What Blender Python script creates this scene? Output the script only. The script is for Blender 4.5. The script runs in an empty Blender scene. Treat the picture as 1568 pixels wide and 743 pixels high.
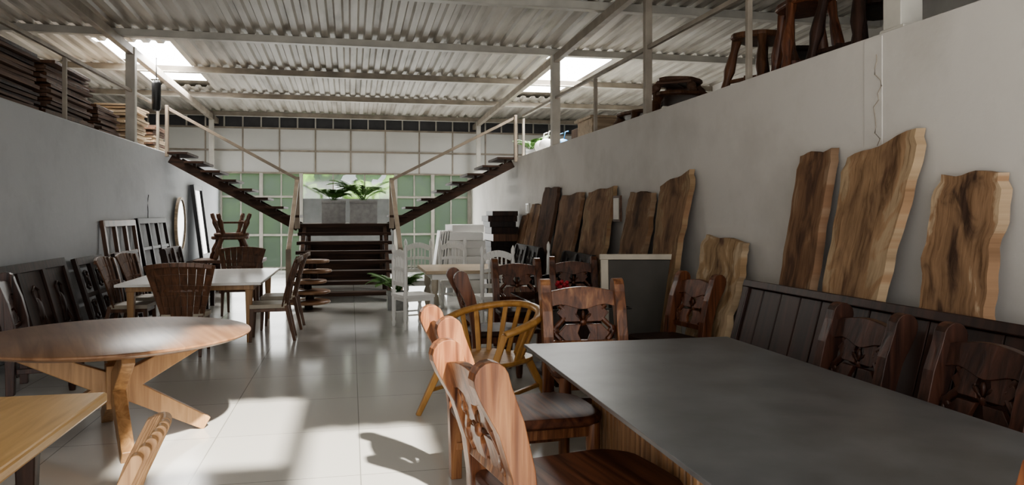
import bpy, bmesh, math, random
from mathutils import Vector, Matrix, Euler
R = random.Random(7)
scn = bpy.context.scene
COL = scn.collection
pi = math.pi

# ------------------------------------------------------------------ materials
def newmat(name):
    m = bpy.data.materials.new(name); m.use_nodes = True
    nt = m.node_tree
    return m, nt, nt.nodes['Principled BSDF']

def ramp(nt, stops):
    r = nt.nodes.new('ShaderNodeValToRGB'); e = r.color_ramp.elements
    e[0].position, e[0].color = stops[0][0], (*stops[0][1], 1)
    e[1].position, e[1].color = stops[-1][0], (*stops[-1][1], 1)
    for p, c in stops[1:-1]:
        x = e.new(p); x.color = (*c, 1)
    return r

def wood(name, c1, c2, axis='Z', s=14, rough=.38, bump=.15, c3=None, spec=.5):
    m, nt, b = newmat(name); L = nt.links.new
    tc = nt.nodes.new('ShaderNodeTexCoord'); mp = nt.nodes.new('ShaderNodeMapping')
    sc = [s, s, s]; sc['XYZ'.index(axis)] = s * .07
    mp.inputs['Scale'].default_value = sc
    n = nt.nodes.new('ShaderNodeTexNoise'); n.inputs['Scale'].default_value = 1
    n.inputs['Detail'].default_value = 6; n.inputs['Distortion'].default_value = 1.6
    st = [(.3, c1), (.68, c2)] if c3 is None else [(.28, c1), (.5, c2), (.72, c3)]
    r = ramp(nt, st)
    L(tc.outputs['Object'], mp.inputs['Vector']); L(mp.outputs[0], n.inputs['Vector'])
    L(n.outputs['Fac'], r.inputs[0]); L(r.outputs[0], b.inputs['Base Color'])
    bp = nt.nodes.new('ShaderNodeBump'); bp.inputs['Strength'].default_value = bump
    bp.inputs['Distance'].default_value = .01
    L(n.outputs['Fac'], bp.inputs['Height']); L(bp.outputs[0], b.inputs['Normal'])
    b.inputs['Roughness'].default_value = rough
    b.inputs['Specular IOR Level'].default_value = spec
    return m

def plain(name, c, rough=.5, metal=0, var=.12, s=4, stretch=(1, 1, 1), bump=0):
    m, nt, b = newmat(name); L = nt.links.new
    tc = nt.nodes.new('ShaderNodeTexCoord'); mp = nt.nodes.new('ShaderNodeMapping')
    mp.inputs['Scale'].default_value = stretch
    n = nt.nodes.new('ShaderNodeTexNoise'); n.inputs['Scale'].default_value = s
    n.inputs['Detail'].default_value = 5
    r = ramp(nt, [(.3, tuple(x * (1 - var) for x in c)), (.7, tuple(min(1, x * (1 + var)) for x in c))])
    L(tc.outputs['Object'], mp.inputs['Vector']); L(mp.outputs[0], n.inputs['Vector'])
    L(n.outputs['Fac'], r.inputs[0]); L(r.outputs[0], b.inputs['Base Color'])
    b.inputs['Roughness'].default_value = rough; b.inputs['Metallic'].default_value = metal
    if bump:
        bp = nt.nodes.new('ShaderNodeBump'); bp.inputs['Strength'].default_value = bump
        bp.inputs['Distance'].default_value = .02
        L(n.outputs['Fac'], bp.inputs['Height']); L(bp.outputs[0], b.inputs['Normal'])
    return m

def slabmat(name, sap, mid, dark, edge=.5, seed=0.):
    m, nt, b = newmat(name); L = nt.links.new; N = nt.nodes.new
    uv = N('ShaderNodeUVMap'); uv.uv_map = 'UVMap'
    sep = N('ShaderNodeSeparateXYZ'); L(uv.outputs[0], sep.inputs[0])
    mp = N('ShaderNodeMapping'); mp.inputs['Scale'].default_value = (.8, 1.3, 1)
    mp.inputs['Location'].default_value = (seed, seed * 2, 0)
    L(uv.outputs[0], mp.inputs['Vector'])
    n = N('ShaderNodeTexNoise'); n.inputs['Scale'].default_value = 1.9; n.inputs['Detail'].default_value = 6
    n.inputs['Distortion'].default_value = 1.2
    L(mp.outputs[0], n.inputs['Vector'])
    ab = N('ShaderNodeMath'); ab.operation = 'ABSOLUTE'; L(sep.outputs[0], ab.inputs[0])
    a6 = N('ShaderNodeMath'); a6.operation = 'MULTIPLY'; L(ab.outputs[0], a6.inputs[0]); a6.inputs[1].default_value = .30
    ad = N('ShaderNodeMath'); ad.operation = 'MULTIPLY_ADD'
    L(n.outputs['Fac'], ad.inputs[0]); ad.inputs[1].default_value = 1.0; L(a6.outputs[0], ad.inputs[2])
    md2 = tuple(x * 1.3 for x in mid)
    r = ramp(nt, [(edge - .05, dark), (edge + .08, mid), (edge + .25, md2), (edge + .31, sap)])
    L(ad.outputs[0], r.inputs[0])
    mp2 = N('ShaderNodeMapping'); mp2.inputs['Scale'].default_value = (3.5, 1.0, 1)
    mp2.inputs['Location'].default_value = (seed * 3, seed, 0)
    L(uv.outputs[0], mp2.inputs['Vector'])
    n2 = N('ShaderNodeTexNoise'); n2.inputs['Scale'].default_value = 1.6; n2.inputs['Detail'].default_value = 9
    n2.inputs['Roughness'].default_value = .65; n2.inputs['Distortion'].default_value = 1.5
    L(mp2.outputs[0], n2.inputs['Vector'])
    r2 = ramp(nt, [(.34, (.42, .38, .34)), (.46, (.78, .76, .74)), (.62, (1.0, 1.0, 1.0))])
    L(n2.outputs['Fac'], r2.inputs[0])
    mx = N('ShaderNodeMixRGB'); mx.blend_type = 'MULTIPLY'; mx.inputs[0].default_value = .9
    L(r.outputs[0], mx.inputs[1]); L(r2.outputs[0], mx.inputs[2]); L(mx.outputs[0], b.inputs['Base Color'])
    b.inputs['Roughness'].default_value = .8; b.inputs['Specular IOR Level'].default_value = .3
    return m

W_TABLE = wood('wood_round_table', (.17, .085, .045), (.31, .18, .105), 'X', 9, .30, .05)
W_LEG = wood('wood_leg_light', (.26, .14, .065), (.46, .28, .14), 'Z', 14, .4, .05)
W_YEL = wood('wood_yellow_oak', (.44, .26, .09), (.62, .40, .17), 'Y', 12, .35, .05)
W_YCH = wood('wood_yellow_chair', (.31, .15, .045), (.50, .28, .095), 'Z', 12, .35, .05)
W_RUS = wood('wood_rustic', (.055, .020, .012), (.21, .085, .040), 'Z', 15, .33, .25, (.42, .21, .10))
W_RUSX = wood('wood_rustic_seat', (.05, .018, .011), (.18, .07, .037), 'X', 11, .45, .2, spec=.3)
W_RUSM = wood('wood_rustic_mid', (.03, .012, .008), (.13, .048, .024), 'Z', 15, .35, .25, (.22, .09, .045))
W_RUSD = wood('wood_rustic_dark', (.014, .007, .006), (.055, .023, .015), 'Z', 14, .36, .25, (.10, .042, .027))
W_DARK = wood('wood_dark', (.014, .008, .006), (.06, .028, .019), 'Z', 12, .5, .2, spec=.35)
W_DARKY = wood('wood_dark_long', (.017, .009, .007), (.065, .030, .021), 'Z', 8, .4, .15)
W_WAL = wood('wood_walnut', (.06, .028, .015), (.17, .080, .042), 'Z', 14, .4, .1)
W_BLK = wood('wood_black', (.008, .006, .006), (.03, .018, .014), 'Z', 10, .5, .2, spec=.35)
W_STAIR = wood('wood_stair', (.022, .014, .010), (.08, .042, .027), 'X', 8, .6, .1, spec=.25)
W_PALE = wood('wood_pale', (.36, .27, .18), (.56, .45, .32), 'X', 10, .5, .1)
W_PLK = wood('wood_plank_brown', (.06, .032, .02), (.20, .11, .07), 'Y', 8, .6, .2)
W_FLUTE = wood('wood_flute', (.22, .115, .055), (.44, .26, .135), 'Z', 14, .4, .08)
WHITE = plain('white_paint', (.85, .84, .81), .4, var=.03)
PANEL = plain('partition_panel', (.66, .66, .63), .5, var=.05, s=1)
CREAM = plain('cream_paint', (.44, .39, .31), .45, var=.15)
WTOP = plain('white_top', (.85, .84, .81), .25, var=.03)
STONE = plain('gray_sintered_stone', (.105, .108, .114), .38, var=.2, s=4)
STEEL = plain('painted_steel', (.52, .50, .45), .5, var=.15, s=3)
STEELD = plain('steel_brownish', (.32, .28, .23), .5, var=.25, s=3)
RAIL = plain('rail_tan', (.28, .225, .17), .45, var=.2, s=5)
BLACK = plain('black_matte', (.012, .012, .013), .4)
FABRIC = plain('grey_board', (.085, .078, .068), .8)
CONC = plain('planter_concrete', (.34, .34, .33), .8, var=.15, s=12)
LEAF = plain('leaf_green', (.08, .19, .035), .5, var=.4, s=8)
LEAF2 = plain('bush_green', (.18, .36, .06), .6, var=.5, s=3)
CHROME = plain('mirror_silver', (.6, .6, .6), .08, 1, var=.02)
RED = plain('flower_red', (.35, .02, .03), .5)
BLUE = plain('toy_blue', (.06, .25, .5), .4)
YELT = plain('toy_yellow', (.7, .45, .05), .4)
SHADE = plain('painted_gap_shade', (.10, .10, .105), .9)
GREYP = plain('grey_partition', (.22, .23, .23), .6)

def wallmat(name, c, c2):
    m, nt, b = newmat(name); L = nt.links.new; N = nt.nodes.new
    tc = N('ShaderNodeTexCoord')
    n = N('ShaderNodeTexNoise'); n.inputs['Scale'].default_value = .9; n.inputs['Detail'].default_value = 8
    n.inputs['Roughness'].default_value = .6
    L(tc.outputs['Object'], n.inputs['Vector'])
    r = ramp(nt, [(.32, c2), (.55, c)]); L(n.outputs['Fac'], r.inputs[0]); L(r.outputs[0], b.inputs['Base Color'])
    n2 = N('ShaderNodeTexNoise'); n2.inputs['Scale'].default_value = 5; n2.inputs['Detail'].default_value = 6
    L(tc.outputs['Object'], n2.inputs['Vector'])
    bp = N('ShaderNodeBump'); bp.inputs['Strength'].default_value = .3; bp.inputs['Distance'].default_value = .02
    L(n2.outputs['Fac'], bp.inputs['Height']); L(bp.outputs[0], b.inputs['Normal'])
    b.inputs['Roughness'].default_value = .75
    return m
WALL = wallmat('plaster_white', (.61, .585, .55), (.51, .485, .45))
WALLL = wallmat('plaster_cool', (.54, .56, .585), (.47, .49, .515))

def roofmat():
    m, nt, b = newmat('corrugated_metal'); L = nt.links.new; N = nt.nodes.new
    tc = N('ShaderNodeTexCoord'); mp = N('ShaderNodeMapping'); mp.inputs['Scale'].default_value = (2.2, .35, 1)
    L(tc.outputs['Object'], mp.inputs[0])
    n = N('ShaderNodeTexNoise'); n.inputs['Scale'].default_value = 1.5; n.inputs['Detail'].default_value = 7
    L(mp.outputs[0], n.inputs['Vector'])
    r = ramp(nt, [(.30, (.26, .23, .19)), (.48, (.48, .45, .40)), (.75, (.62, .59, .54))])
    L(n.outputs['Fac'], r.inputs[0]); L(r.outputs[0], b.inputs['Base Color'])
    b.inputs['Roughness'].default_value = .5
    return m
ROOF = roofmat()

def floormat():
    m, nt, b = newmat('glossy_tile'); L = nt.links.new; N = nt.nodes.new
    tc = N('ShaderNodeTexCoord'); mp = N('ShaderNodeMapping'); mp.inputs['Location'].default_value = (-.06 + 20, 20.3, 0)
    L(tc.outputs['Object'], mp.inputs[0])
    br = N('ShaderNodeTexBrick'); br.offset = 0; br.squash = 1
    br.inputs['Scale'].default_value = 1; br.inputs['Brick Width'].default_value = 1
    br.inputs['Row Height'].default_value = 1; br.inputs['Mortar Size'].default_value = .004
    br.inputs['Mortar Smooth'].default_value = .2
    br.inputs['Color1'].default_value = (.55, .545, .52, 1); br.inputs['Color2'].default_value = (.58, .575, .55, 1)
    br.inputs['Mortar'].default_value = (.30, .30, .28, 1)
    L(mp.outputs[0], br.inputs['Vector']); L(br.outputs['Color'], b.inputs['Base Color'])
    n = N('ShaderNodeTexNoise'); n.inputs['Scale'].default_value = 1.2; n.inputs['Detail'].default_value = 6
    L(tc.outputs['Object'], n.inputs['Vector'])
    mr = N('ShaderNodeMapRange'); mr.inputs['To Min'].default_value = .08; mr.inputs['To Max'].default_value = .22
    L(n.outputs['Fac'], mr.inputs['Value']); L(mr.outputs[0], b.inputs['Roughness'])
    return m
FLOOR = floormat()

def glassmat(name, tint, rough=.02, mixf=.25, trans=False):
    m = bpy.data.materials.new(name); m.use_nodes = True; nt = m.node_tree; L = nt.links.new
    nt.nodes.clear()
    o = nt.nodes.new('ShaderNodeOutputMaterial'); mx = nt.nodes.new('ShaderNodeMixShader')
    t = nt.nodes.new('ShaderNodeBsdfTransparent'); t.inputs[0].default_value = (*tint, 1)
    if trans:
        g = nt.nodes.new('ShaderNodeBsdfTranslucent'); g.inputs[0].default_value = (.66, .68, .68, 1)
    else:
        g = nt.nodes.new('ShaderNodeBsdfGlossy'); g.inputs['Roughness'].default_value = rough
    mx.inputs[0].default_value = mixf
    L(t.outputs[0], mx.inputs[1]); L(g.outputs[0], mx.inputs[2]); L(mx.outputs[0], o.inputs[0])
    return m
GLASS = glassmat('window_glass', (.85, .87, .83), .05, .12)
FROST = glassmat('frosted_glass', (.34, .36, .36), .3, .65, True)
GLASSD = glassmat('smoked_glass', (.25, .27, .28), .03, .3)

def emis(name, c, s):
    m = bpy.data.materials.new(name); m.use_nodes = True; nt = m.node_tree; nt.nodes.clear()
    o = nt.nodes.new('ShaderNodeOutputMaterial'); e = nt.nodes.new('ShaderNodeEmission')
    e.inputs[0].default_value = (*c, 1); e.inputs[1].default_value = s
    nt.links.new(e.outputs[0], o.inputs[0]); return m
SKYL = emis('skylight_panel', (1, .985, .95), 11)

# ------------------------------------------------------------------ mesh builder
class B:
    def __init__(s):
        s.v = []; s.f = []; s.mi = []; s.sm = []; s.mats = []
    def add(s, vs, fs, mat, smooth=False, X=None):
        if mat not in s.mats: s.mats.append(mat)
        k = s.mats.index(mat); o = len(s.v)
        for p in vs:
            p = Vector(p)
            s.v.append(X @ p if X is not None else p)
        for f in fs:
            s.f.append([i + o for i in f]); s.mi.append(k); s.sm.append(smooth)
        return s
    def box(s, c, d, mat, rot=(0, 0, 0), X=None):
        hx, hy, hz = d[0] / 2, d[1] / 2, d[2] / 2
        T = Matrix.Translation(c) @ Euler(rot).to_matrix().to_4x4()
        if X is not None: T = X @ T
        vs = [(x, y, z) for x in (-hx, hx) for y in (-hy, hy) for z in (-hz, hz)]
        fs = [(0, 1, 3, 2), (4, 6, 7, 5), (0, 4, 5, 1), (2, 3, 7, 6), (0, 2, 6, 4), (1, 5, 7, 3)]
        return s.add(vs, fs, mat, False, T)
    def bb(s, x0, x1, y0, y1, z0, z1, mat):
        return s.box(((x0 + x1) / 2, (y0 + y1) / 2, (z0 + z1) / 2), (x1 - x0, y1 - y0, z1 - z0), mat)
    def beam(s, p0, p1, w, h, mat, up=(0, 0, 1), w1=None, h1=None):
        p0 = Vector(p0); p1 = Vector(p1); d = (p1 - p0).normalized(); u = Vector(up)
        if abs(d.dot(u)) > .98: u = Vector((0, 1, 0))
        a = d.cross(u).normalized(); c = a.cross(d).normalized()
        w1 = w if w1 is None else w1; h1 = h if h1 is None else h1
        vs = []
        for p, ww, hh in ((p0, w, h), (p1, w1, h1)):
            for i, j in ((-1, -1), (1, -1), (1, 1), (-1, 1)):
                vs.append(p + a * (i * ww / 2) + c * (j * hh / 2))
        fs = [(3, 2, 1, 0), (4, 5, 6, 7), (0, 1, 5, 4), (1, 2, 6, 5), (2, 3, 7, 6), (3, 0, 4, 7)]
        return s.add(vs, fs, mat)
    def lathe(s, prof, c, mat, n=12, X=None):
        vs = []; fs = []; m = len(prof)
        for r, z in prof:
            for i in range(n):
                a = 2 * pi * i / n
                vs.append((c[0] + r * math.cos(a), c[1] + r * math.sin(a), c[2] + z))
        for j in range(m - 1):
            for i in range(n):
                k = (i + 1) % n
                fs.append((j * n + i, j * n + k, (j + 1) * n + k, (j + 1) * n + i))
        fs.append(tuple(reversed(range(n)))); fs.append(tuple((m - 1) * n + i for i in range(n)))
        return s.add(vs, fs, mat, True, X)
    def tube(s, pts, rs, mat, n=8, flat=1.0, ref=(0, 0, 1)):
        pts = [Vector(p) for p in pts]
        if not isinstance(rs, (list, tuple)): rs = [rs] * len(pts)
        vs = []; fs = []; ref = Vector(ref)
        for i, p in enumerate(pts):
            d = (pts[min(i + 1, len(pts) - 1)] - pts[max(i - 1, 0)]).normalized()
            rr = ref if abs(d.dot(ref)) < .97 else Vector((0, 1, 0))
            a = d.cross(rr).normalized(); c = a.cross(d)
            for k in range(n):
                t = 2 * pi * k / n
                vs.append(p + a * (rs[i] * flat * math.cos(t)) + c * (rs[i] * math.sin(t)))
        m = len(pts)
        for j in range(m - 1):
            for i in range(n):
                k = (i + 1) % n
                fs.append((j * n + i, j * n + k, (j + 1) * n + k, (j + 1) * n + i))
        fs.append(tuple(reversed(range(n)))); fs.append(tuple((m - 1) * n + i for i in range(n)))
        return s.add(vs, fs, mat, True)
    def prism(s, out, th, mat, X=None, smooth=False):
        n = len(out)
        vs = [(-th / 2, a, b) for a, b in out] + [(th / 2, a, b) for a, b in out]
        fs = [tuple(range(n)), tuple(reversed(range(n, 2 * n)))]
        for i in range(n):
            k = (i + 1) % n; fs.append((k, i, i + n, k + n))
        return s.add(vs, fs, mat, smooth, X)
    def ribbon(s, cl, hw, th, mat, X=None, cap=True):
        P = [Vector((0, a, b)) for a, b in cl]; L = []; Rr = []
        for i, p in enumerate(P):
            d = (P[min(i + 1, len(P) - 1)] - P[max(i - 1, 0)]).normalized()
            nrm = Vector((0, -d.z, d.y))
            L.append(p + nrm * hw[i]); Rr.append(p - nrm * hw[i])
        out = [(p.y, p.z) for p in Rr]
        if cap:
            d = (P[-1] - P[-2]).normalized(); nrm = Vector((0, -d.z, d.y))
            for k in range(1, 8):
                t = pi * k / 8
                q = P[-1] - nrm * (hw[-1] * math.cos(t)) + d * (hw[-1] * math.sin(t)); out.append((q.y, q.z))
        out += [(p.y, p.z) for p in reversed(L)]
        return s.prism(out, th, mat, X)
    def blob(s, c, r, mat, n=8, rot=(0, 0, 0)):
        T = Matrix.Translation(c) @ Euler(rot).to_matrix().to_4x4() @ Matrix.Diagonal((*r, 1))
        prof = [(max(.01, math.sin(pi * i / 6)), -math.cos(pi * i / 6)) for i in range(7)]
        return s.lathe(prof, (0, 0, 0), mat, n, T)
    def done(s, name, loc=(0, 0, 0), rz=0, bevel=.005, rot=None, seg=2):
        me = bpy.data.meshes.new(name)
        me.from_pydata([tuple(v) for v in s.v], [], s.f)
        for m in s.mats: me.materials.append(m)
        me.polygons.foreach_set('material_index', s.mi); me.polygons.foreach_set('use_smooth', s.sm)
        bm = bmesh.new(); bm.from_mesh(me); bmesh.ops.recalc_face_normals(bm, faces=bm.faces); bm.to_mesh(me); bm.free()
        me.update()
        o = bpy.data.objects.new(name, me); COL.objects.link(o)
        o.location = loc; o.rotation_euler = rot if rot else (0, 0, rz)
        if bevel:
            bv = o.modifiers.new('bevel', 'BEVEL'); bv.width = bevel; bv.segments = seg
            bv.limit_method = 'ANGLE'; bv.angle_limit = math.radians(40)
        return o

def dup(o, name, loc, rz):
    n = bpy.data.objects.new(name, o.data); COL.objects.link(n)
    n.location = loc; n.rotation_euler = (0, 0, rz)
    for m in o.modifiers:
        k = n.modifiers.new(m.name, m.type)
        if m.type == 'BEVEL':
            k.width = m.width; k.segments = m.segments; k.limit_method = 'ANGLE'; k.angle_limit = m.angle_limit
    return n

# ------------------------------------------------------------------ room shell
XL, XR, ZL, YB = -3.6, 3.55, 2.834, 22.5
b = B(); b.bb(-8.2, 8.2, -3, YB + .2, -.1, 0, FLOOR); b.done('floor', bevel=0)
b = B(); b.bb(XL - .18, XL, -3, YB, 0, ZL, WALLL); b.done('wall_left', bevel=.02)
b = B(); b.bb(XR, XR + .18, -3, YB, 0, ZL, WALL)
b.box((XR - .002, 4.57, 1.42), (.012, .18, 2.8), WALL)
r = random.Random(12); pts = [(XR - .009, 4.53, 2.7)]
for i in range(14): pts.append((XR - .009, 4.53 + r.uniform(-.05, .05), 2.7 - .045 * (i + 1)))
b.tube(pts, .004, STEELD, 5)
b.done('wall_right', bevel=.02)
b = B(); b.bb(-8.2, XL - .18, -3, YB, ZL - .15, ZL - .02, CONC); b.done('mezzanine_floor_left', bevel=0)
b = B(); b.bb(XR + .18, 8.2, -3, YB, ZL - .15, ZL - .02, CONC); b.done('mezzanine_floor_right', bevel=0)
b = B(); b.bb(-8.3, -8.2, -3, YB, 0, 5, WALL); b.done('wall_outer_left', bevel=0)
b = B(); b.bb(8.2, 8.3, -3, YB, 0, 5, WALL); b.done('wall_outer_right', bevel=0)

def zr(y): return 4.62 - .022 * (y - 13)
holes = [(-4.25, -3.35, 14.4, 18.4), (4.0, 4.9, 13.7, 18.4), (.36, 1.35, -.1, 1.8), (1.5, 2.3, -1.0, .8)]
ys = sorted(set([-3, -1.0, -.1, .8, 1.8, 5, 7.8, 10.6, 13.3, 13.7, 14.4, 16.1, 18.4, 19.0, 21.9, 22.9]))
P = .24
b = B(); nx = int(16.8 / P)
sheets = [-3, 1.8, 5, 7.8, 10.6, 13.3, 16.1, 19.0, 21.9, 22.9]
for j in range(len(ys) - 1):
    y0, y1 = ys[j], ys[j + 1]
    sb = max(q for q in sheets if q <= y0); se = min(q for q in sheets if q >= y1)
    def dz(y): return .05 * (1 - (y - sb) / (se - sb))
    for i in range(nx):
        x = -8.4 + i * P
        if any(h[0] - P / 2 < x + P / 2 < h[1] + P / 2 and h[2] <= y0 and y1 <= h[3] for h in holes): continue
        pr = [(0, 0), (.10, 0), (.13, .045), (.21, .045), (.24, 0)]
        vs = []
        for a, z in pr:
            vs.append((x + a, y0, zr(y0) + .02 + z + dz(y0))); vs.append((x + a, y1, zr(y1) + .02 + z + dz(y1)))
        b.add(vs, [(2 * k, 2 * k + 1, 2 * k + 3, 2 * k + 2) for k in range(4)], ROOF)
xs_ = sorted(set([-8.6, 8.6] + [v for h in holes for v in (h[0], h[1])]))  # flat layer added above the sheets, hidden, blocks sun leaking through the laps
for j in range(len(ys) - 1):
    for i in range(len(xs_) - 1):
        y0, y1, xa, xb = ys[j], ys[j + 1], xs_[i], xs_[i + 1]
        if any(h[0] <= xa and xb <= h[1] and h[2] <= y0 and y1 <= h[3] for h in holes[2:]): continue
        b.add([(xa, y0, zr(y0) + .2), (xb, y0, zr(y0) + .2), (xb, y1, zr(y1) + .2), (xa, y1, zr(y1) + .2)], [(0, 1, 2, 3)], ROOF)
b.done('ceiling', bevel=0)
for k, h in enumerate(holes[:2]):
    b = B(); b.bb(h[0] - .2, h[1] + .2, h[2], h[3], 0, .02, SKYL)
    b.done('window_skylight_%d' % (k + 1), loc=(0, 0, zr((h[2] + h[3]) / 2) + .13), bevel=0)
for y in (-1.2, 2.2, 5, 7.8, 10.45, 13.3, 16.1, 19.0, 21.9):
    b = B(); z = zr(y) - .05
    b.bb(-8.2, 8.2, y - .05, y + .05, z - .06, z + .06, STEEL if y < 15 else STEELD)
    b.bb(-8.2, 8.2, y - .07, y + .07, z - .065, z - .055, STEEL)
    b.done('trim_roof_purlin', bevel=.004)
for x in (-3.68, 3.64):
    b = B(); b.beam((x, -3, zr(-3) - .2), (x, 22.4, zr(22.4) - .2), .1, .14, STEELD); b.done('trim_roof_girder', bevel=.004)
for xs, y, w in ((-3.69, 14.0, .15), (-3.69, 21.6, .12), (3.64, 4.4, .17), (3.64, 8.85, .09), (3.64, 13.2, .15), (3.64, 21.6, .12)):
    b = B(); b.box((xs, y, (ZL + zr(y) - .13) / 2), (w, w, zr(y) - .13 - ZL), STEEL if w > .1 else STEELD)
    b.box((xs, y, ZL + .01), (w + .01, w + .06, .02), STEEL)
    b.done('trim_steel_column', bevel=.006)

for xs, y1 in ((-3.68, 15.8), (3.64, 15.8)):
    b = B()
    b.beam((xs, -2.8, 3.62), (xs, y1, 3.72), .05, .05, STEELD)
    for y in (0, 2.2, 6.4, 10.9, 15.78):
        b.box((xs, y, (ZL + 3.66) / 2), (.05, .05, 3.66 - ZL), STEELD)
    b.done('mezzanine_railing', bevel=.004)

# back wall
b = B()
b.bb(-8.2, 8.2, YB, YB + .1, 2.78, 4.08, PANEL)
for i in range(17):
    x = -8 + i * 1.0
    b.bb(x - .02, x + .02, YB - .03, YB, 2.8, 4.05, STEELD)
for z in (2.78, 3.42, 4.06): b.bb(-8.2, 8.2, YB - .04, YB, z - .025, z + .025, STEELD)
b.bb(-8.2, 8.2, YB + .02, YB + .08, 4.08, 4.44, SHADE)  # dark strip painted in for the shaded opening under the roof
for i in range(33): b.bb(-8 + i * .5 - .02, -8 + i * .5 + .02, YB - .02, YB + .02, 4.05, 4.4, STEEL)
for x in (-3.6, -2.5, -1.4, 1.3, 2.4, 3.5): b.bb(x - .05, x + .05, YB - .05, YB + .05, 0, 2.78, STEEL)
for x in (-3.05, -1.95, 1.85, 2.95): b.bb(x - .02, x + .02, YB - .02, YB + .02, 0, 2.78, STEEL)
for z in (.05, 1.0, 2.1):
    b.bb(-3.6, -1.4, YB - .03, YB + .03, z - .03, z + .03, STEEL); b.bb(1.3, 3.5, YB - .03, YB + .03, z - .03, z + .03, STEEL)
b.bb(-1.4, 1.3, YB, YB + .06, 0, 2.05, GREYP)
b.done('wall_back', bevel=0)
b = B(); b.bb(-3.6, -1.4, YB - .005, YB + .005, 0, 2.78, FROST); b.done('window_1', bevel=0)
b = B(); b.bb(1.3, 3.5, YB - .005, YB + .005, 0, 2.78, FROST); b.done('window_2', bevel=0)
b = B(); b.bb(-1.4, 1.3, YB + .02, YB + .03, 2.05, 2.78, GLASS)
for x in (-.5, .4): b.bb(x - .02, x + .02, YB, YB + .05, 2.05, 2.78, STEEL)
b.done('window_3', bevel=0)
# outside
b = B(); b.bb(-14, 14, YB + .2, 40, -.15, -.05, CONC); b.done('ground_outside', bevel=0)
b = B(); b.bb(-12, 12, 31, 31.2, -.1, 1.9, WALL); b.done('garden_wall', bevel=0)
b = B()
for i in range(130):
    x = -9 + i * .14
    b.blob((x, 29 + R.uniform(-1, 1), R.uniform(.4, 4.6)), (R.uniform(.4, .8),) * 3, LEAF2, 7, (R.random(), R.random(), 0))
o = b.done('garden_bushes', bevel=0)
t = bpy.data.textures.new('leafnoise', 'CLOUDS'); t.noise_scale = .25
sb = o.modifiers.new('s', 'SUBSURF'); sb.levels = 1; sb.render_levels = 1
d = o.modifiers.new('d', 'DISPLACE'); d.texture = t; d.strength = .5

# ------------------------------------------------------------------ staircase
b = B()
x0, x1 = -1.05, .82
for i in range(1, 9):
    z = .175 * i; y = 13.95 + .3 * (i - 1)
    if i < 8: b.bb(x0, x1, y, y + .34, z - .065, z, W_STAIR)
for x in (x0 + .12, x1 - .12):
    b.beam((x, 13.95, .02), (x, 16.1, 1.28), .07, .2, W_STAIR)
b.bb(x0, x1, 16.02, 17.95, 1.31, 1.4, W_STAIR)
for x in (x0 + .1, x1 - .1):
    for y in (16.2, 17.8): b.bb(x - .06, x + .06, y - .06, y + .06, 0, 1.31, W_STAIR)
b.bb(x0, x1, 16.0, 16.06, 1.18, 1.31, W_STAIR)
b.bb(x0, x1, 17.85, 17.9, 0, .95, W_STAIR)  # dark board added behind the treads, stands in for shadow under the landing
for sx, xa, xb in ((-1, x0, XL + .1), (1, x1, XR - .1)):
    n = 8
    for y in (16.0, 16.95):
        b.beam((xa, y, 1.33), (xb, y, 2.70), .09, .17, W_STAIR, up=(0, 0, 1))
    for i in range(n):
        t0 = i / n; x = xa + (xb - xa) * t0; z = 1.4 + (ZL - 1.4) * (i + 1) / (n + 0)
        xx = x + sx * .16
        b.box((xx, 16.47, z - .025), (.37, 1.15, .05), W_STAIR)
        b.box((xx, 16.0, z - .09), (.06, .06, .12), W_STAIR)
for xa, xb in ((x0 - .02, XL + .05), (x1 + .02, XR - .05)):
    b.beam((xa, 15.95, 2.32), (xb, 15.95, 3.7), .05, .06, RAIL)
    b.bb(xa - .05, xa + .05, 15.9, 16.0, 1.3, 2.36, RAIL)
    b.bb(xb - .03, xb + .03, 15.9, 15.99, ZL - .1, 3.75, RAIL)
    xe = xa + (.06 if xa > 0 else -.02)
    b.beam((xa, 15.95, 2.3), (xe, 14.0, .95), .08, .07, RAIL)
    b.beam((xe, 14.0, .97), (xe, 14.0, 0), .09, .09, RAIL)
b.done('staircase', bevel=.006)

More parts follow.
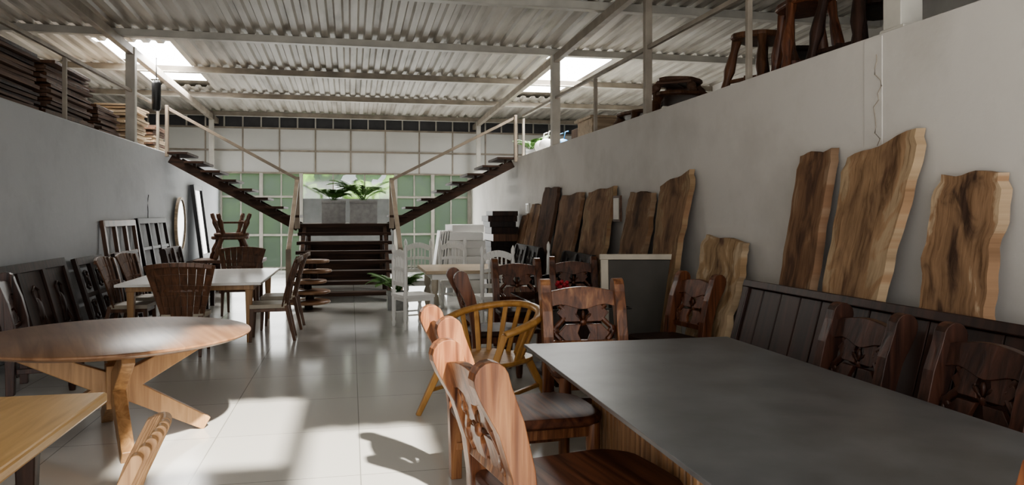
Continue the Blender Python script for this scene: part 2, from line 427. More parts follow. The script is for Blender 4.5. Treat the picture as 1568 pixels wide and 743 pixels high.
# ------------------------------------------------------------------ chairs
def rustic_chair(M1, M2, name='rustic_carved_chair', fr=.38, carve=None):
    carve = carve or M1
    b = B()
    cl = [(-.20, 0), (-.20, .22), (-.20, .45), (-.22, .62), (-.27, .80), (-.33, .93), (-.35, .985)]
    hw = [.032, .036, .045, .048, .055, .066, .070]
    for x in (-.27, .27):
        b.ribbon(cl, hw, .075, M1, Matrix.Translation((x, 0, 0)))
    out = []; yc = (fr - .24) / 2; hy = (fr + .24) / 2
    for i in range(32):
        a = 2 * pi * i / 32
        cx = math.copysign(abs(math.cos(a)) ** .35, math.cos(a)); sy = math.copysign(abs(math.sin(a)) ** .35, math.sin(a))
        out.append((.31 * cx * (1 + .03 * math.sin(5 * a)), yc + hy * sy * (1 + .03 * math.cos(4 * a))))
    n = len(out)
    vs = [(x * .94, yc + (y - yc) * .94, .41) for x, y in out] + [(x, y, .425) for x, y in out] + [(x, y, .455) for x, y in out] + [(x * .96, yc + (y - yc) * .96, .47) for x, y in out]
    fs = [tuple(reversed(range(n))), tuple(range(3 * n, 4 * n))]
    for r in range(3):
        for i in range(n):
            k = (i + 1) % n; fs.append((r * n + i, r * n + k, (r + 1) * n + k, (r + 1) * n + i))
    b.add(vs, fs, M2)
    fl = fr - .07
    for x in (-.24, .24):
        b.lathe([(.026, 0), (.034, .05), (.036, .2), (.042, .3), (.04, .42)], (x, fl, 0), M1, 10)
        b.beam((x, -.2, .2), (x, fl, .2), .035, .045, M1)
        b.beam((x, -.2, .38), (x, fl, .38), .035, .07, M1)
    b.beam((-.24, fl, .37), (.24, fl, .37), .03, .08, M1)
    b.beam((-.24, .05, .2), (.24, .05, .2), .035, .045, M1)
    def yb(z): return -.215 - max(0, z - .5) * .27
    def bar(xa, za, xb, zb, w, h): b.beam((xa, yb(za), za), (xb, yb(zb), zb), w, h, M1, up=(0, -1, .2))
    out = [(-.24, .84)] + [(-.24 + .48 * i / 12, .955 + .035 * math.sin(pi * i / 12)) for i in range(13)] + [(.24, .84)]
    out += [(.24 - .48 * i / 12, .84 + .018 * math.sin(3 * pi * i / 12)) for i in range(1, 12)]
    vs = [(x, yb(z) - .02, z) for x, z in out] + [(x, yb(z) + .025, z) for x, z in out]; n = len(out)
    fs = [tuple(range(n)), tuple(reversed(range(n, 2 * n)))] + [((i + 1) % n, i, i + n, (i + 1) % n + n) for i in range(n)]
    b.add(vs, fs, M1)
    bar(-.24, .57, .24, .57, .05, .035)
    for sx in (-1, 1):
        for z0, z1 in ((.58, .71), (.73, .86)):
            q = [(.02, z0), (.13, z0 + .0), (.19, (z0 + z1) / 2), (.13, z1), (.02, z1), (.045, (z0 + z1) / 2)]
            vs = [(sx * x, yb(z) - .012, z) for x, z in q] + [(sx * x, yb(z) + .018, z) for x, z in q]
            fs = [(0, 1, 2, 5), (2, 3, 4, 5), (7, 6, 11, 8), (9, 8, 11, 10)] + [((i + 1) % 6, i, i + 6, (i + 1) % 6 + 6) for i in range(6)]
            b.add(vs, fs, carve)
        pts = []
        for i in range(9):
            t = i / 8; z = .59 + .26 * t
            pts.append((sx * (.17 + .045 * math.sin(2 * pi * t)), yb(z), z))
        b.tube(pts, .021, carve, 6)
        b.blob((sx * .205, yb(.66) - .005, .66), (.03, .02, .045), carve, 7, (0, sx * .5, 0))
        b.blob((sx * .145, yb(.79) - .005, .79), (.03, .02, .04), carve, 7, (0, -sx * .5, 0))
        for ang in range(5):
            a = sx * (ang * .7 - 1.4)
            b.blob((.055 * math.sin(a) * 1, yb(.72) - .008, .72 + .055 * math.cos(a)), (.018, .018, .04), carve, 6, (0, a, 0))
    b.blob((0, yb(.72) - .015, .72), (.03, .022, .03), carve, 8)
    return b.done(name, bevel=.012, seg=3)
RC = rustic_chair(W_RUS, W_RUSX, fr=.56)
RC.location = (.80, 3.08, 0); RC.rotation_euler = (0, 0, math.radians(-80))
dup(RC, 'rustic_carved_chair', (.84, 4.28, 0), math.radians(-86))
RS = rustic_chair(W_RUS, W_RUSX, fr=.34, carve=W_RUSM); RS.location = (1.78, 5.42, 0); RS.rotation_euler = (0, 0, math.radians(176)); RS.scale = (1.1, 1.0, 1.03)
def rc(src, x, y, deg): return dup(src, 'rustic_carved_chair', (x, y, 0), math.radians(deg))
rc(RS, 1.86, 1.80, 3)
RD = rustic_chair(W_RUSD, W_RUSD, fr=.34); RD.location = (2.62, 3.86, 0); RD.rotation_euler = (0, 0, math.radians(90))
rc(RD, 2.62, 2.98, 90); rc(RD, -2.78, 7.7, -80)
RM = rustic_chair(W_RUSM, W_DARK, fr=.30)
RM.location = (1.38, 7.4, 0); RM.rotation_euler = (0, 0, math.radians(-90))
rc(RM, 2.0, 8.75, 180); rc(RM, 2.85, 6.45, 100); rc(RM, 2.75, 9.0, 170)

def fan_chair():
    b = B()
    out = [(-.22, -.2), (-.25, .1), (-.24, .24), (.24, .24), (.25, .1), (.22, -.2)]
    vs = [(x, y, .42) for x, y in out] + [(x, y, .47) for x, y in out]; n = 6
    b.add(vs, [tuple(reversed(range(n))), tuple(range(n, 2 * n))] + [(i, (i + 1) % n, (i + 1) % n + n, i + n) for i in range(n)], CREAM)
    b.box((0, .02, .40), (.44, .42, .05), W_WAL)
    for x in (-.2, .2):
        b.beam((x, .21, .42), (x * 1.05, .23, 0), .05, .05, W_WAL, w1=.032, h1=.032)
        b.beam((x, -.2, .45), (x * 1.05, -.30, 0), .05, .05, W_WAL, w1=.034, h1=.034)
    N = 8
    for i in range(N):
        t = (i - (N - 1) / 2) / ((N - 1) / 2)
        for k in range(5):
            def pt(s):
                z = .44 + .62 * s
                return (t * (.20 + .13 * s), -.21 - .10 * s - .06 * s * s + .06 * t * t, z - .03 * t * t * s)
            s0, s1 = k / 5, (k + 1) / 5
            b.beam(pt(s0), pt(s1), .055 + .036 * s0, .02, W_WAL, up=(0, 1, 0), w1=.055 + .036 * s1)
    pts = []
    for i in range(9):
        t = -1 + i / 4; pts.append((t * .34, -.385 + .06 * t * t, 1.04 - .03 * t * t))
    for i in range(8): b.beam(pts[i], pts[i + 1], .03, .05, W_WAL)
    pts = [(t * .25, -.275 + .06 * t * t, .74) for t in (-1, -.5, 0, .5, 1)]
    for i in range(4): b.beam(pts[i], pts[i + 1], .028, .03, W_WAL)
    return b.done('slatted_dining_chair', bevel=.004)
FC = fan_chair(); FC.location = (-1.86, 9.25, 0)
def fc(x, y, deg): dup(FC, 'slatted_dining_chair', (x, y, 0), math.radians(deg))
fc(-1.0, 10.05, 92); fc(-.96, 11.0, 88); fc(-1.75, 12.65, 178); fc(-2.72, 10.35, -90); fc(-2.72, 11.25, -95)

def white_chair():
    b = B()
    post = [(.022, 0), (.028, .06), (.020, .1), (.030, .16), (.030, .5), (.022, .54), (.030, .6), (.030, .95), (.020, 1.0), (.018, 1.03), (.030, 1.07), (.028, 1.12), (.006, 1.17)]
    for x in (-.22, .22):
        b.lathe(post, (x, -.2, 0), WHITE, 10)
        b.lathe([(.018, 0), (.028, .05), (.02, .1), (.034, .2), (.02, .3), (.03, .33), (.028, .44)], (x, .2, 0), WHITE, 10)
        b.beam((x, -.2, .2), (x, .2, .2), .022, .022, WHITE)
    b.box((0, 0, .455), (.50, .46, .04), WHITE); b.box((0, 0, .41), (.44, .42, .05), WHITE)
    b.beam((-.2, .2, .24), (.2, .2, .24), .02, .04, WHITE)
    for z, h, s in ((1.0, .09, .06), (.82, .05, .02), (.62, .06, .0)):
        pts = [(-.2 + .4 * i / 8, -.2, z + s * math.sin(pi * i / 8)) for i in range(9)]
        for i in range(8): b.beam(pts[i], pts[i + 1], .025, h, WHITE)
    for x in (-.12, -.06, 0, .06, .12):
        b.lathe([(.010, .63), (.016, .70), (.011, .8), (.016, .9), (.011, 1.02)], (x, -.2, 0), WHITE, 8)
    return b.done('white_turned_chair', bevel=.003)
WC = white_chair(); WC.location = (.86, 10.7, 0); WC.rotation_euler = (0, 0, math.radians(-72))
def wc(x, y, deg): dup(WC, 'white_turned_chair', (x, y, 0), math.radians(deg))
wc(1.95, 10.3, 5); wc(1.75, 12.95, 180); wc(2.8, 11.3, 75); wc(1.15, 12.95, 180)
b = B()
b.bb(1.08, 2.45, 11.05, 12.5, .71, .76, W_PALE); b.bb(1.18, 2.35, 11.15, 12.4, .62, .71, WHITE)
for x in (1.23, 2.3):
    for y in (11.2, 12.35):
        b.lathe([(.03, 0), (.05, .05), (.03, .1), (.06, .25), (.055, .35), (.03, .42), (.05, .46), (.05, .62)], (x, y, 0), CREAM, 12)
b.done('white_dining_table', bevel=.006)

# yellow barrel chair
b = B()
Rr = .33
def rail(a):
    z = .84 - .17 * (abs(a) / 2.3) ** 1.6
    return Vector((Rr * 1.05 * math.sin(a), -Rr * math.cos(a) - .03, z))
pts = [rail(-2.2 + 4.4 * i / 24) for i in range(25)]
b.tube(pts, .03, W_YCH, 8, flat=1.15)
for i in range(11):
    a = -1.65 + 3.3 * i / 10
    p = rail(a); q = Vector((.24 * math.sin(a * .95), -.22 * math.cos(a * .95), .45))
    b.beam(q, p, .036, .018, W_YCH, up=(math.sin(a), -math.cos(a), 0))
out = [(.27 * math.copysign(abs(math.cos(2 * pi * i / 24)) ** .6, math.cos(2 * pi * i / 24)), .27 * math.copysign(abs(math.sin(2 * pi * i / 24)) ** .6, math.sin(2 * pi * i / 24))) for i in range(24)]
vs = [(x * .9, y * .9, .41) for x, y in out] + [(x, y, .43) for x, y in out] + [(x, y, .46) for x, y in out]
fs = [tuple(reversed(range(24))), tuple(range(48, 72))] + [(r * 24 + i, r * 24 + (i + 1) % 24, (r + 1) * 24 + (i + 1) % 24, (r + 1) * 24 + i) for r in range(2) for i in range(24)]
b.add(vs, fs, W_YCH)
for sx in (-1, 1):
    e = rail(sx * 2.2)
    b.beam(e, (sx * .22, .2, .44), .05, .045, W_YCH)
    b.beam((sx * .22, .2, .44), (sx * .33, .34, 0), .06, .05, W_YCH, w1=.035, h1=.035)
    b.beam((sx * .2, -.18, .44), (sx * .31, -.33, 0), .06, .05, W_YCH, w1=.035, h1=.035)
    b.beam((sx * .27, .27, .2), (sx * .25, -.25, .22), .03, .03, W_YCH)
b.done('barrel_back_armchair', loc=(1.08, 5.95, 0), rz=math.radians(130), bevel=.006).scale = (1.18, 1.18, 1)

# ------------------------------------------------------------------ big tables
b = B()
b.bb(1.1, 2.54, 1.78, 4.76, .735, .755, STONE)
b.bb(1.14, 2.5, 1.82, 4.72, .715, .735, BLACK)
b.bb(1.5, 2.14, 2.35, 4.3, .02, .715, W_WAL)
y = 2.32
while y < 4.36:
    for x in (1.46, 2.16): b.lathe([(.027, 0), (.027, .71)], (x, y, 0), W_FLUTE, 8)
    y += .066
x = 1.46
while x < 2.2:
    for yy in (2.3, 4.36): b.lathe([(.027, 0), (.027, .71)], (x, yy, 0), W_FLUTE, 8)
    x += .066
b.done('stone_top_dining_table', bevel=.003)

b = B()
n = 64; prof = [(.80, .705), (.86, .72), (.90, .738), (.90, .75), (.885, .755)]
b.lathe(prof, (0, 0, 0), W_TABLE, n)
for k in range(4):
    a = math.radians(90 * k)
    dx, dy = math.cos(a), math.sin(a)
    b.beam((0, 0, .40), (dx * .60, dy * .60, .035), .085, .15, W_LEG, w1=.08, h1=.10)
    b.beam((0, 0, .38), (dx * .60, dy * .60, .685), .085, .16, W_LEG, w1=.08, h1=.10)
b.box((0, 0, .39), (.14, .14, .3), W_LEG)
b.done('round_dining_table', loc=(-1.62, 5.78, 0), bevel=.006, rz=math.radians(-68))

b = B()
b.bb(-2.5, -1.13, 2.0, 3.9, .705, .755, W_YEL); b.bb(-2.44, -1.2, 2.06, 3.84, .68, .705, W_YEL)
for x in (-2.3, -1.38):
    for y in (2.25, 3.65): b.beam((x, y, .69), (x, y, 0), .09, .09, W_DARK, w1=.05, h1=.05)
b.bb(-2.3, -1.38, 2.2, 3.7, .6, .69, W_DARK)
b.done('oak_dining_table', bevel=.012)

b = B()
cl = [(-.20, .42), (-.24, .6), (-.30, .78), (-.37, .93)]
for i in range(13):
    t = (i - 6) / 6
    X = Matrix.Translation((t * .21, .06 * t * t, -.05 * t * t))
    b.ribbon(cl, [.018, .02, .02, .018], .038, W_LEG, X)
b.box((0, 0, .43), (.46, .44, .045), W_LEG)
for x in (-.2, .2):
    b.beam((x, .19, .42), (x * 1.1, .22, 0), .045, .045, W_LEG, w1=.03, h1=.03)
    b.beam((x, -.18, .44), (x * 1.1, -.27, 0), .045, .045, W_LEG, w1=.03, h1=.03)
b.done('curved_back_chair', loc=(-.95, 2.55, 0), rz=math.radians(98), bevel=.004)

b = B()
b.bb(-2.75, -1.08, 9.7, 12.2, .725, .76, WTOP)
b.bb(-2.65, -1.18, 9.8, 12.1, .66, .725, W_LEG)
for x in (-2.6, -1.24):
    for y in (9.86, 12.04): b.beam((x, y, .7), (x, y, 0), .09, .09, W_LEG, w1=.05, h1=.05)
b.done('white_top_dining_table', bevel=.006)

b = B()
b.bb(1.7, 2.5, 6.45, 8.0, .735, .75, GLASSD)
b.bb(1.95, 2.25, 6.8, 7.6, .03, .735, W_DARK); b.bb(1.85, 2.35, 6.7, 7.7, 0, .04, W_DARK)
b.done('glass_dining_table', bevel=.003)
b = B(); b.lathe([(.03, 0), (.05, .06), (.025, .12)], (0, 0, 0), CREAM, 10)
for i in range(10):
    a = i * .7; b.blob((.05 * math.cos(a), .05 * math.sin(a), .15 + .02 * (i % 3)), (.022,) * 3, RED, 6)
b.done('flower_vase', loc=(2.0, 7.0, .75), bevel=0)

# ------------------------------------------------------------------ live-edge slabs
def slab(y0t, y1t, y0b, y1b, z0, z1, mat, seed, Xt=3.53, Xb=3.16, th=.05, amp=.03, name='live_edge_slab', low=.3):
    r = random.Random(seed); ph = [r.uniform(0, 6) for _ in range(6)]
    def nz(t, k): return amp * (low * math.sin(3.1 * t * 2 + ph[k]) + .5 * math.sin(7.3 * t * 2 + ph[k + 1]) + .4 * math.sin(17 * t * 2 + ph[k + 2]) + .3 * math.sin(61 * t + ph[k]))
    rows, cols = 40, 8; vs = []; fs = []; uv = []
    yc = (y0b + y1b) / 2; xc = Xb
    for side in (0, 1):
        for i in range(rows + 1):
            t = i / rows
            ya = y0b + (y0t - y0b) * t + nz(t, 0); yb_ = y1b + (y1t - y1b) * t + nz(t, 3)
            if t > .96: ya += (yb_ - ya) * .05; yb_ -= (yb_ - ya) * .05
            for j in range(cols + 1):
                s = j / cols; ins = (.025 if ya < yb_ else -.025) if side == 0 else 0
                yy = ya + ins + (yb_ - ya - 2 * ins) * s
                z = (z0 + (z1 - z0) * s + .012 * math.sin(9 * s + ph[2])) * t
                x = Xb + (Xt - Xb) * t - (th if side == 0 else 0)
                vs.append((x - xc, yy - yc, z)); uv.append((s * 2 - 1, z * 1.0))
    o2 = (rows + 1) * (cols + 1); c1 = cols + 1
    for i in range(rows):
        for j in range(cols):
            a = i * c1 + j
            fs.append((a, a + 1, a + 1 + c1, a + c1)); fs.append((a + o2, a + c1 + o2, a + 1 + c1 + o2, a + 1 + o2))
        for j in (0, cols):
            a = i * c1 + j; fs.append((a, a + c1, a + c1 + o2, a + o2))
    for i in (0, rows):
        for j in range(cols):
            a = i * c1 + j; fs.append((a, a + 1, a + 1 + o2, a + o2))
    me = bpy.data.meshes.new(name); me.from_pydata(vs, [], fs); me.materials.append(mat)
    l = me.uv_layers.new(name='UVMap')
    for lp in me.loops: l.data[lp.index].uv = uv[lp.vertex_index]
    bm = bmesh.new(); bm.from_mesh(me); bmesh.ops.recalc_face_normals(bm, faces=bm.faces); bm.to_mesh(me); bm.free()
    ob = bpy.data.objects.new(name, me); COL.objects.link(ob); ob.location = (xc, yc, 0)
    return ob
SA = slabmat('slab_a', (.30, .20, .13), (.19, .11, .065), (.11, .062, .04), .50, 1.3)
SB = slabmat('slab_b', (.46, .34, .22), (.31, .20, .12), (.18, .105, .065), .46, 4.1)
SC = slabmat('slab_c', (.54, .41, .28), (.28, .175, .105), (.085, .05, .034), .54, 7.7)
SD = slabmat('slab_d', (.36, .25, .15), (.24, .145, .085), (.13, .075, .046), .48, 2.9)
SE = slabmat('slab_e', (.14, .08, .055), (.10, .055, .036), (.055, .03, .022), .5, 5.5)
SF = slabmat('slab_f', (.54, .42, .29), (.34, .235, .14), (.17, .10, .065), .46, 9.2)
SG = slabmat('slab_g', (.34, .24, .16), (.20, .12, .07), (.10, .058, .038), .48, 12.6)
slab(5.38, 4.90, 5.36, 4.93, 2.07, 2.08, SA, 1, amp=.010)
slab(4.82, 4.02, 4.82, 4.35, 2.0, 2.14, SB, 2, amp=.014, low=.1)
slab(3.94, 3.43, 3.92, 3.28, 1.83, 1.84, SC, 3, amp=.024, low=.7)
slab(6.95, 6.1, 6.75, 6.0, 1.39, 1.35, SF, 4, amp=.03, Xt=3.5, Xb=3.1)
slab(8.15, 7.25, 7.7, 7.3, 1.93, 2.06, SD, 5, amp=.022)
slab(9.1, 8.25, 9.0, 8.2, 1.88, 1.86, SG, 6, amp=.03)
slab(10.8, 9.6, 10.8, 9.6, 1.93, 1.98, SD, 7, amp=.04, low=.8)
slab(12.3, 11.0, 12.1, 11.1, 1.90, 1.94, SA, 8, amp=.02)
slab(13.4, 12.4, 13.4, 12.5, 2.08, 2.06, SE, 9, amp=.02)
slab(14.4, 13.6, 14.4, 13.6, 1.8, 1.78, SG, 10, amp=.02)
slab(15.3, 14.6, 15.3, 14.6, 1.55, 1.6, SA, 11, amp=.02)

# ------------------------------------------------------------------ leaning panels / headboards
def headboard(name, Y0, Y1, H, xb, xt, mat, cols=4, rows=1, solid=False, fill=False, z0=0):
    b = B(); L = Y1 - Y0
    if solid:
        nb = max(3, int(L / .24))
        for i in range(nb): b.bb(i * L / nb + .006, (i + 1) * L / nb - .006, -.012, .012, .15, H - .06, mat)
        b.bb(-.02, L + .02, -.055, .055, H - .06, H, mat); b.bb(0, L, -.03, .03, .12, .22, mat)
        for x in (0, L): b.bb(x - .04, x + .04, -.035, .035, 0, H - .05, mat)
    else:
        b.bb(0, L, -.03, .03, H - .1, H, mat); b.bb(0, L, -.03, .03, .1, .2, mat)
        if fill: b.bb(0, L, .0, .012, .15, H - .05, mat)
        for i in range(cols + 1): b.bb(i * L / cols - .04, i * L / cols + .04, -.028, .028, 0, H, mat)
        for j in range(1, rows + 1): b.bb(0, L, -.02, .02, .15 + (H - .25) * j / (rows + 1) - .03, .15 + (H - .25) * j / (rows + 1) + .03, mat)
        for i in range(cols):
            for j in range(rows + 1):
                cx = (i + .5) * L / cols; cz = .15 + (H - .25) * (j + .5) / (rows + 1)
                w = L / cols * .3; h = (H - .25) / (rows + 1) * .3
                if rows < 2:
                    b.tube([(cx + w * math.sin(2 * pi * k / 10) * (.6 + .4 * math.cos(4 * pi * k / 10)), 0, cz + h * math.cos(2 * pi * k / 10)) for k in range(11)], .018, mat, 6)
                    b.blob((cx, 0, cz), (w * .4, .025, h * .5), mat, 7)
    a = math.atan2(xt - xb, H)
    X = Matrix.Translation((xb, Y0, z0)) @ Matrix.Rotation(a, 4, 'Y') @ Matrix.Rotation(pi / 2, 4, 'Z')
    ob = b.done(name, bevel=.006); ob.matrix_world = X
    return ob
headboard('plank_headboard', 2.2, 5.75, 1.08, 3.0, 3.3, W_DARKY, solid=True)
headboard('carved_headboard', 8.2, 10.2, 1.1, -3.2, -3.5, W_DARK, 3, 0, fill=True)
headboard('carved_headboard', 10.7, 11.7, 1.06, -3.22, -3.52, W_DARK, 2, 1)
headboard('carved_headboard', 11.8, 12.9, 1.06, -3.1, -3.36, W_DARK, 2, 1)
headboard('wooden_window_frame', 12.0, 13.6, 1.52, -3.35, -3.56, W_WAL, 3, 2)
headboard('wooden_window_frame', 13.8, 15.7, 1.55, -3.3, -3.56, W_BLK, 3, 2)

def bench(name, L, mat, loc, rz):
    b = B()
    b.bb(-L / 2, L / 2, -.22, .28, .40, .46, mat)
    for x in (-L / 2 + .05, 0, L / 2 - .05):
        b.bb(x - .04, x + .04, .2, .27, 0, .4, mat)
        b.ribbon([(-.22, 0), (-.22, .45), (-.26, .75), (-.32, 1.0)], [.035, .04, .045, .05], .08, mat, Matrix.Translation((x, 0, 0)))
    b.beam((-L / 2, -.32, 1.0), (L / 2, -.32, 1.0), .05, .1, mat); b.beam((-L / 2, -.24, .58), (L / 2, -.24, .58), .05, .08, mat)
    n = int(L / .3)
    b.beam((0, -.235, .58), (0, -.325, 1.0), L * .96, .012, mat, up=(0, 1, 0))
    for i in range(n):
        x = -L / 2 + (i + .5) * L / n
        b.beam((x, -.24, .58), (x, -.31, 1.0), .12, .025, mat, up=(0, 1, 0))
        b.blob((x, -.28, .78), (.1, .03, .1), mat, 8)
    for x in (-L / 2 + .03, L / 2 - .03):
        b.beam((x, -.25, .68), (x, .28, .64), .07, .05, mat); b.bb(x - .03, x + .03, .2, .27, .4, .64, mat)
    return b.done(name, loc=loc, rz=rz, bevel=.008)
bench('carved_bench', 1.4, W_BLK, (2.85, 10.25, 0), pi / 2)
bench('carved_bench', 1.8, W_BLK, (2.75, 12.9, 0), pi / 2)
bench('carved_bench', 1.2, W_DARK, (-2.6, 13.4, 0), -pi / 2)

b = B()
for x in (-.38, .38): b.bb(x - .04, x + .04, -.03, .03, 0, 1.15, CREAM)
b.bb(-.43, .43, -.035, .035, 1.12, 1.18, CREAM); b.bb(-.38, .38, -.02, .02, .1, .18, CREAM)
b.bb(-.36, .36, -.01, .01, .18, 1.12, FABRIC)
b.done('cream_headboard', loc=(2.98, 7.4, 0), rot=(math.radians(-6), 0, math.radians(-12)), bevel=.006)

# mirrors
b = B(); n = 32
for i in range(n):
    a0, a1 = 2 * pi * i / n, 2 * pi * (i + 1) / n
    b.beam((0, .42 * math.cos(a0), .55 * math.sin(a0)), (0, .42 * math.cos(a1), .55 * math.sin(a1)), .05, .06, W_PALE, up=(1, 0, 0))
b.prism([(.4 * math.cos(2 * pi * i / n), .53 * math.sin(2 * pi * i / n)) for i in range(n)], .02, CHROME)
b.done('oval_mirror', loc=(-3.52, 17.0, 1.38), bevel=0)
b = B()
for y in (-.45, .45): b.bb(-.04, .04, y - .06, y + .06, 0, 1.7, BLACK)
for z in (.05, 1.65): b.bb(-.04, .04, -.45, .45, z - .06, z + .06, BLACK)
b.bb(-.01, .01, -.42, .42, .05, 1.65, CHROME)
b.done('standing_mirror', loc=(-3.3, 18.6, .57), rot=(0, math.radians(-7), 0), bevel=0)
b = B(); b.bb(-.25, .25, -.9, .9, .48, .55, W_DARK)
for y in (-.8, .8): b.bb(-.2, .2, y - .05, y + .05, 0, .48, W_DARK)
b.done('low_bench', loc=(-3.3, 18.6, 0), bevel=.005)

# stools
def stool(name, mat, loc, s=1.0, h=.5, rz=0):
    b = B()
    out = [(.26 * s * (1 + .08 * math.sin(3 * 2 * pi * i / 20)) * math.cos(2 * pi * i / 20), .2 * s * math.sin(2 * pi * i / 20) * (1 + .06 * math.cos(5 * 2 * pi * i / 20))) for i in range(20)]
    vs = [(x * .93, y * .93, h - .06) for x, y in out] + [(x, y, h - .04) for x, y in out] + [(x * .98, y * .98, h) for x, y in out]
    fs = [tuple(reversed(range(20))), tuple(range(40, 60))] + [(r * 20 + i, r * 20 + (i + 1) % 20, (r + 1) * 20 + (i + 1) % 20, (r + 1) * 20 + i) for r in range(2) for i in range(20)]
    b.add(vs, fs, mat)
    for sx in (-1, 1):
        for sy in (-1, 1):
            p = [(sx * (.24 - .09 * t) * s, sy * (.19 - .06 * t) * s, t * (h - .05)) for t in (0, .15, .3, .45, .6, .8, 1)]
            b.tube(p, [.028 * s, .036 * s, .03 * s, .045 * s, .04 * s, .03 * s, .04 * s], mat, 8)
        b.beam((sx * .2 * s, -.16 * s, .15), (sx * .2 * s, .16 * s, .15), .035, .035, mat)
    b.beam((-.2 * s, 0, .17), (.2 * s, 0, .17), .035, .035, mat)
    return b.done(name, loc=loc, rz=rz, bevel=.005)
ZM = ZL - .02
stool('rustic_stool', W_WAL, (4.14, 7.0, ZM), 1.3, .62, .3)
stool('rustic_stool', W_RUSM, (4.14, 6.25, ZM), 1.3, .74, 1.2)
stool('rustic_stool', W_DARK, (4.14, 5.5, ZM), 1.3, .74, .2)
stool('rustic_stool', W_DARK, (4.9, 7.5, ZM), 1.3, .6, .9)
stool('rustic_stool', W_DARK, (4.9, 6.2, ZM), 1.3, .75, .9)
stool('rustic_side_table', W_WAL, (4.45, 9.7, ZM), 2.2, .42, 1.2)
stool('rustic_side_table', W_PLK, (4.45, 9.7, ZM + .42), 1.5, .22, .9)
stool('rustic_side_table', W_WAL, (4.45, 11.0, ZM), 1.9, .36, 1.6)
b = B(); b.bb(-.25, .25, -.4, .4, 0, .36, W_PALE); b.bb(-.3, .3, -.45, .45, .36, .4, W_PALE); b.bb(-.2, .2, .5, .95, 0, .3, W_WAL)
b.done('wooden_crate', loc=(4.1, 12.1, ZM), bevel=.005)
stool('rustic_stool', W_WAL, (-2.9, 16.2, 0), 1.2, .45, .3)
stool('rustic_stool', W_WAL, (-2.2, 14.9, .765), 1.3, .42, .3)
o = stool('rustic_stool', W_WAL, (-2.2, 14.9, 1.61), 1.2, .42, 1); o.rotation_euler = (pi, 0, .4)
b = B(); b.bb(-.6, .6, -.4, .4, .7, .76, W_WAL)
for x in (-.5, .5):
    for y in (-.3, .3): b.bb(x - .04, x + .04, y - .04, y + .04, 0, .7, W_WAL)
b.done('wooden_display_table', loc=(-2.2, 14.9, 0), bevel=.005)

def stack(name, loc, L, W, n, mats, th=.035, rz=0, seed=1, sp=.0):
    r = random.Random(seed); b = B(); z = 0
    for i in range(n):
        t = th * r.uniform(.8, 1.3)
        b.box((r.uniform(-.04, .04), r.uniform(-.08, .08), z + t / 2), (W * r.uniform(.85, 1.02), L * r.uniform(.85, 1.05), t), r.choice(mats), rot=(0, 0, r.uniform(-.05, .05)))
        z += t + sp + .001
    return b.done(name, loc=loc, rz=rz, bevel=.003)
stack('plank_stack', (-4.25, 11.7, ZM), 1.7, .8, 18, [W_PLK, W_PLK, W_WAL], .037, seed=2, sp=.006)
stack('plank_stack', (-4.25, 9.6, ZM), 1.9, .8, 17, [W_PLK, W_DARK, W_PLK], .037, seed=3, sp=.006)
stack('plank_stack', (-4.25, 13.4, ZM), 1.1, .8, 11, [W_PLK, W_WAL], .037, seed=4, sp=.008)
stack('plank_stack', (-4.22, 15.3, ZM), 1.1, .7, 17, [W_PALE], .037, seed=5, sp=.008)
stack('plank_stack', (-4.22, 16.9, ZM), 1.0, .7, 12, [W_PALE, W_PLK], .035, seed=6, sp=.01)
stack('plank_stack', (-5.3, 11.5, ZM), 2.5, .8, 22, [W_PLK, W_PALE], .037, seed=16, sp=.01)
stool('rustic_stool', W_WAL, (-4.3, 7.8, ZM), 1.6, .7, 1.2)

b = B(); z = 0; r = random.Random(4)
for i in range(5):
    cx, cy, rr = r.uniform(-.06, .06), r.uniform(-.06, .06), .36 - .02 * i
    b.lathe([(rr * .95, 0), (rr, .02), (rr * .98, .05)], (cx, cy, z + .1), W_TABLE, 18)
    b.lathe([(.07, 0), (.07, .12)], (cx, cy, z), W_DARK, 8)
    z += .17
b.done('wood_slice_stack', loc=(-.66, 13.1, 0), bevel=0)

r = random.Random(9); b = B()
for i in range(9):
    b.box((r.uniform(-.05, .05), r.uniform(-.05, .05), .075 + i * .155), (.7 + r.uniform(-.1, .1), .6, .15), WHITE, rot=(0, 0, r.uniform(-.15, .15)))
for i in range(6): b.box((-.60 + i * .05, .1, .65), (.03, .5, 1.25), WHITE, rot=(0, .14, 0))
b.done('white_panel_stack', loc=(2.25, 14.9, 0), bevel=.004)
stack('dark_furniture_stack', (3.1, 15.6, 0), 1.0, .6, 13, [W_DARK, W_BLK, W_WAL], .12, seed=8, sp=.0)

# ------------------------------------------------------------------ plants
def frond(b, base, az, L, mat, droop=1.0, w=.16):
    pts = []
    for i in range(11):
        t = i / 10; r_ = L * (t * .75); z = L * (t * .95 - droop * .65 * t * t)
        pts.append(Vector(base) + Vector((math.cos(az) * r_, math.sin(az) * r_, z)))
    b.tube(pts, [.008 * (1 - .7 * i / 10) for i in range(11)], mat, 5)
    sd = Vector((-math.sin(az), math.cos(az), 0))
    for i in range(2, 11):
        for k in (0, .5):
            if i == 10 and k: continue
            p = pts[i].lerp(pts[min(i + 1, 10)], k); d = (pts[i] - pts[i - 1]).normalized()
            ll = w * math.sin(pi * (.15 + .8 * (i + k - 2) / 9)) + .03
            for s_ in (-1, 1):
                tip = p + sd * s_ * ll + d * ll * .6 + Vector((0, 0, -ll * .25))
                mid = p.lerp(tip, .45)
                b.add([p, mid + d * .012, tip, mid - d * .012], [(0, 1, 2, 3)], mat)
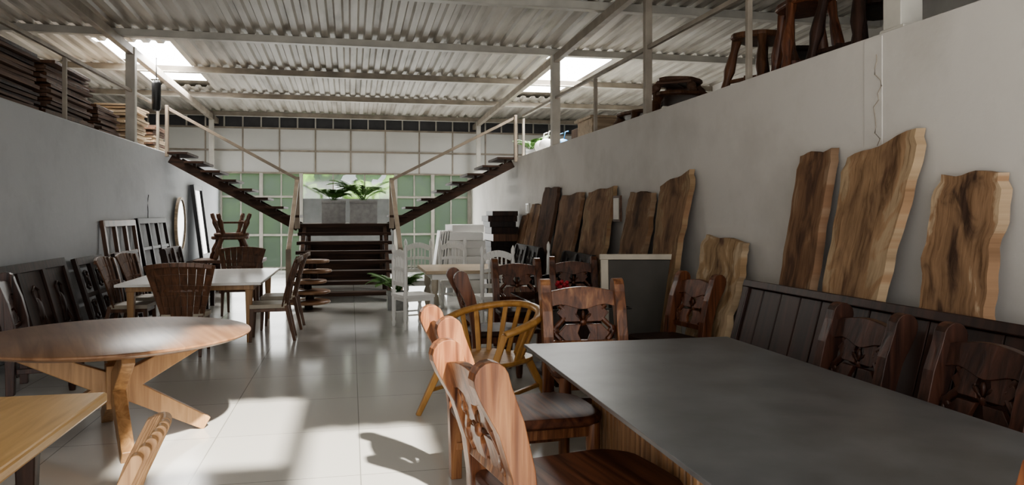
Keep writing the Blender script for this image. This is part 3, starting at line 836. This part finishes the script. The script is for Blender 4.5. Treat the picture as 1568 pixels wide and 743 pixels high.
def planter(loc, W, H, n, L, seed):
    r = random.Random(seed); b = B()
    b.bb(-W / 2, W / 2, -W / 2, W / 2, 0, H - .03, CONC); b.bb(-W / 2 - .01, W / 2 + .01, -W / 2 - .01, W / 2 + .01, H - .06, H, CONC)
    for i in range(n): frond(b, (r.uniform(-.05, .05), r.uniform(-.05, .05), H), r.uniform(0, 2 * pi), L * r.uniform(.7, 1.15), LEAF, r.uniform(.5, 1.1))
    return b.done('potted_palm', loc=loc, bevel=0)
planter((-.36, 16.9, 1.4), .5, .5, 16, .5, 1)
planter((.27, 16.8, 1.4), .58, .5, 20, .85, 2)
planter((.75, 12.75, 0), .3, .3, 20, .55, 3)
planter((4.0, 16.6, ZM), .3, .25, 14, .5, 5)

b = B(); r = random.Random(3)
for i, m in enumerate([WHITE, BLUE, YELT, WHITE, BLUE, BLACK]):
    x = (i % 3) * .35; y = (i // 3) * .4
    b.blob((x, y, .22), (.17, .12, .14), m, 10); b.lathe([(.07, 0), (.08, .02), (.07, .04)], (x, y - .1, .04), BLACK, 10)
    b.tube([(x, y, .2), (x + .05, y, .5), (x + .12, y, .52)], .015, m, 6)
b.done('toy_tricycles', loc=(3.98, 15.1, ZM), bevel=0)

b = B(); b.bb(-.04, 0, -.12, .12, 0, .2, WHITE); b.bb(-.05, -.04, -.08, .08, .03, .17, STEEL); b.done('electrical_box', loc=(XR, 14.9, 1.62), bevel=.004)
b = B(); b.bb(-.03, 0, -.13, .13, 0, .34, W_PLK); b.bb(-.035, -.03, -.1, .1, .03, .31, CREAM); b.done('picture_frame', loc=(3.42, 9.3, 1.5), bevel=.003)
b = B(); b.tube([(0, 0, 0), (-.02, .01, -.15), (0, -.03, -.3), (-.01, 0, -.5)], .006, BLACK, 5); b.done('wall_cable', loc=(XL + .015, 14.7, 1.95), bevel=0)
b = B(); b.lathe([(.05, 0), (.08, .03), (.08, .5), (.06, .56)], (0, 0, 0), BLACK, 12); b.tube([(0, 0, .5), (0, 0, .98)], .01, BLACK, 5); b.done('hanging_speaker', loc=(-3.5, 14.9, 3.5), bevel=0)

# ------------------------------------------------------------------ lights
def area(name, loc, rot, sx, sy, e, c=(1, 1, 1)):
    l = bpy.data.lights.new(name, 'AREA'); l.shape = 'RECTANGLE'; l.size = sx; l.size_y = sy; l.energy = e; l.color = c
    o = bpy.data.objects.new(name, l); COL.objects.link(o); o.location = loc; o.rotation_euler = rot
    return o
area('entrance_daylight', (0, -2.8, 2.0), (math.radians(90), 0, 0), 7, 3.2, 200, (1, .98, .94))
area('skylight_lamp_left', (-3.8, 16.4, 4.45), (0, 0, 0), .9, 3.8, 210, (1, .98, .94))
area('skylight_lamp_right', (4.4, 16.1, 4.45), (0, 0, 0), .9, 4.4, 230, (1, .98, .94))
area('back_daylight', (0, 22.2, 1.5), (math.radians(-90), 0, 0), 6.5, 2.4, 180, (1, 1, .98))
s = bpy.data.lights.new('sun', 'SUN'); s.energy = 15; s.angle = math.radians(1.5); s.color = (1, .93, .82)
so = bpy.data.objects.new('sun', s); COL.objects.link(so)
so.rotation_euler = Vector((-.35, 1, -1)).to_track_quat('-Z', 'Y').to_euler()
w = bpy.data.worlds.new('World'); scn.world = w; w.use_nodes = True
bg = w.node_tree.nodes['Background']; bg.inputs[0].default_value = (.92, .95, 1, 1); bg.inputs[1].default_value = 1.0
try:
    scn.view_settings.look = 'AgX - Medium High Contrast'
    scn.view_settings.exposure = .08
except Exception as e:
    print(e)

# ------------------------------------------------------------------ camera
c = bpy.data.cameras.new('camera'); co = bpy.data.objects.new('camera', c); COL.objects.link(co)
c.sensor_width = 36; c.lens = 36 * 1150 / 1568; c.shift_y = -43.5 / 1568
co.location = (0, 0, 1.6); co.rotation_euler = (math.radians(90), 0, math.radians(-12.12))
c.clip_start = .05; c.clip_end = 200
scn.camera = co
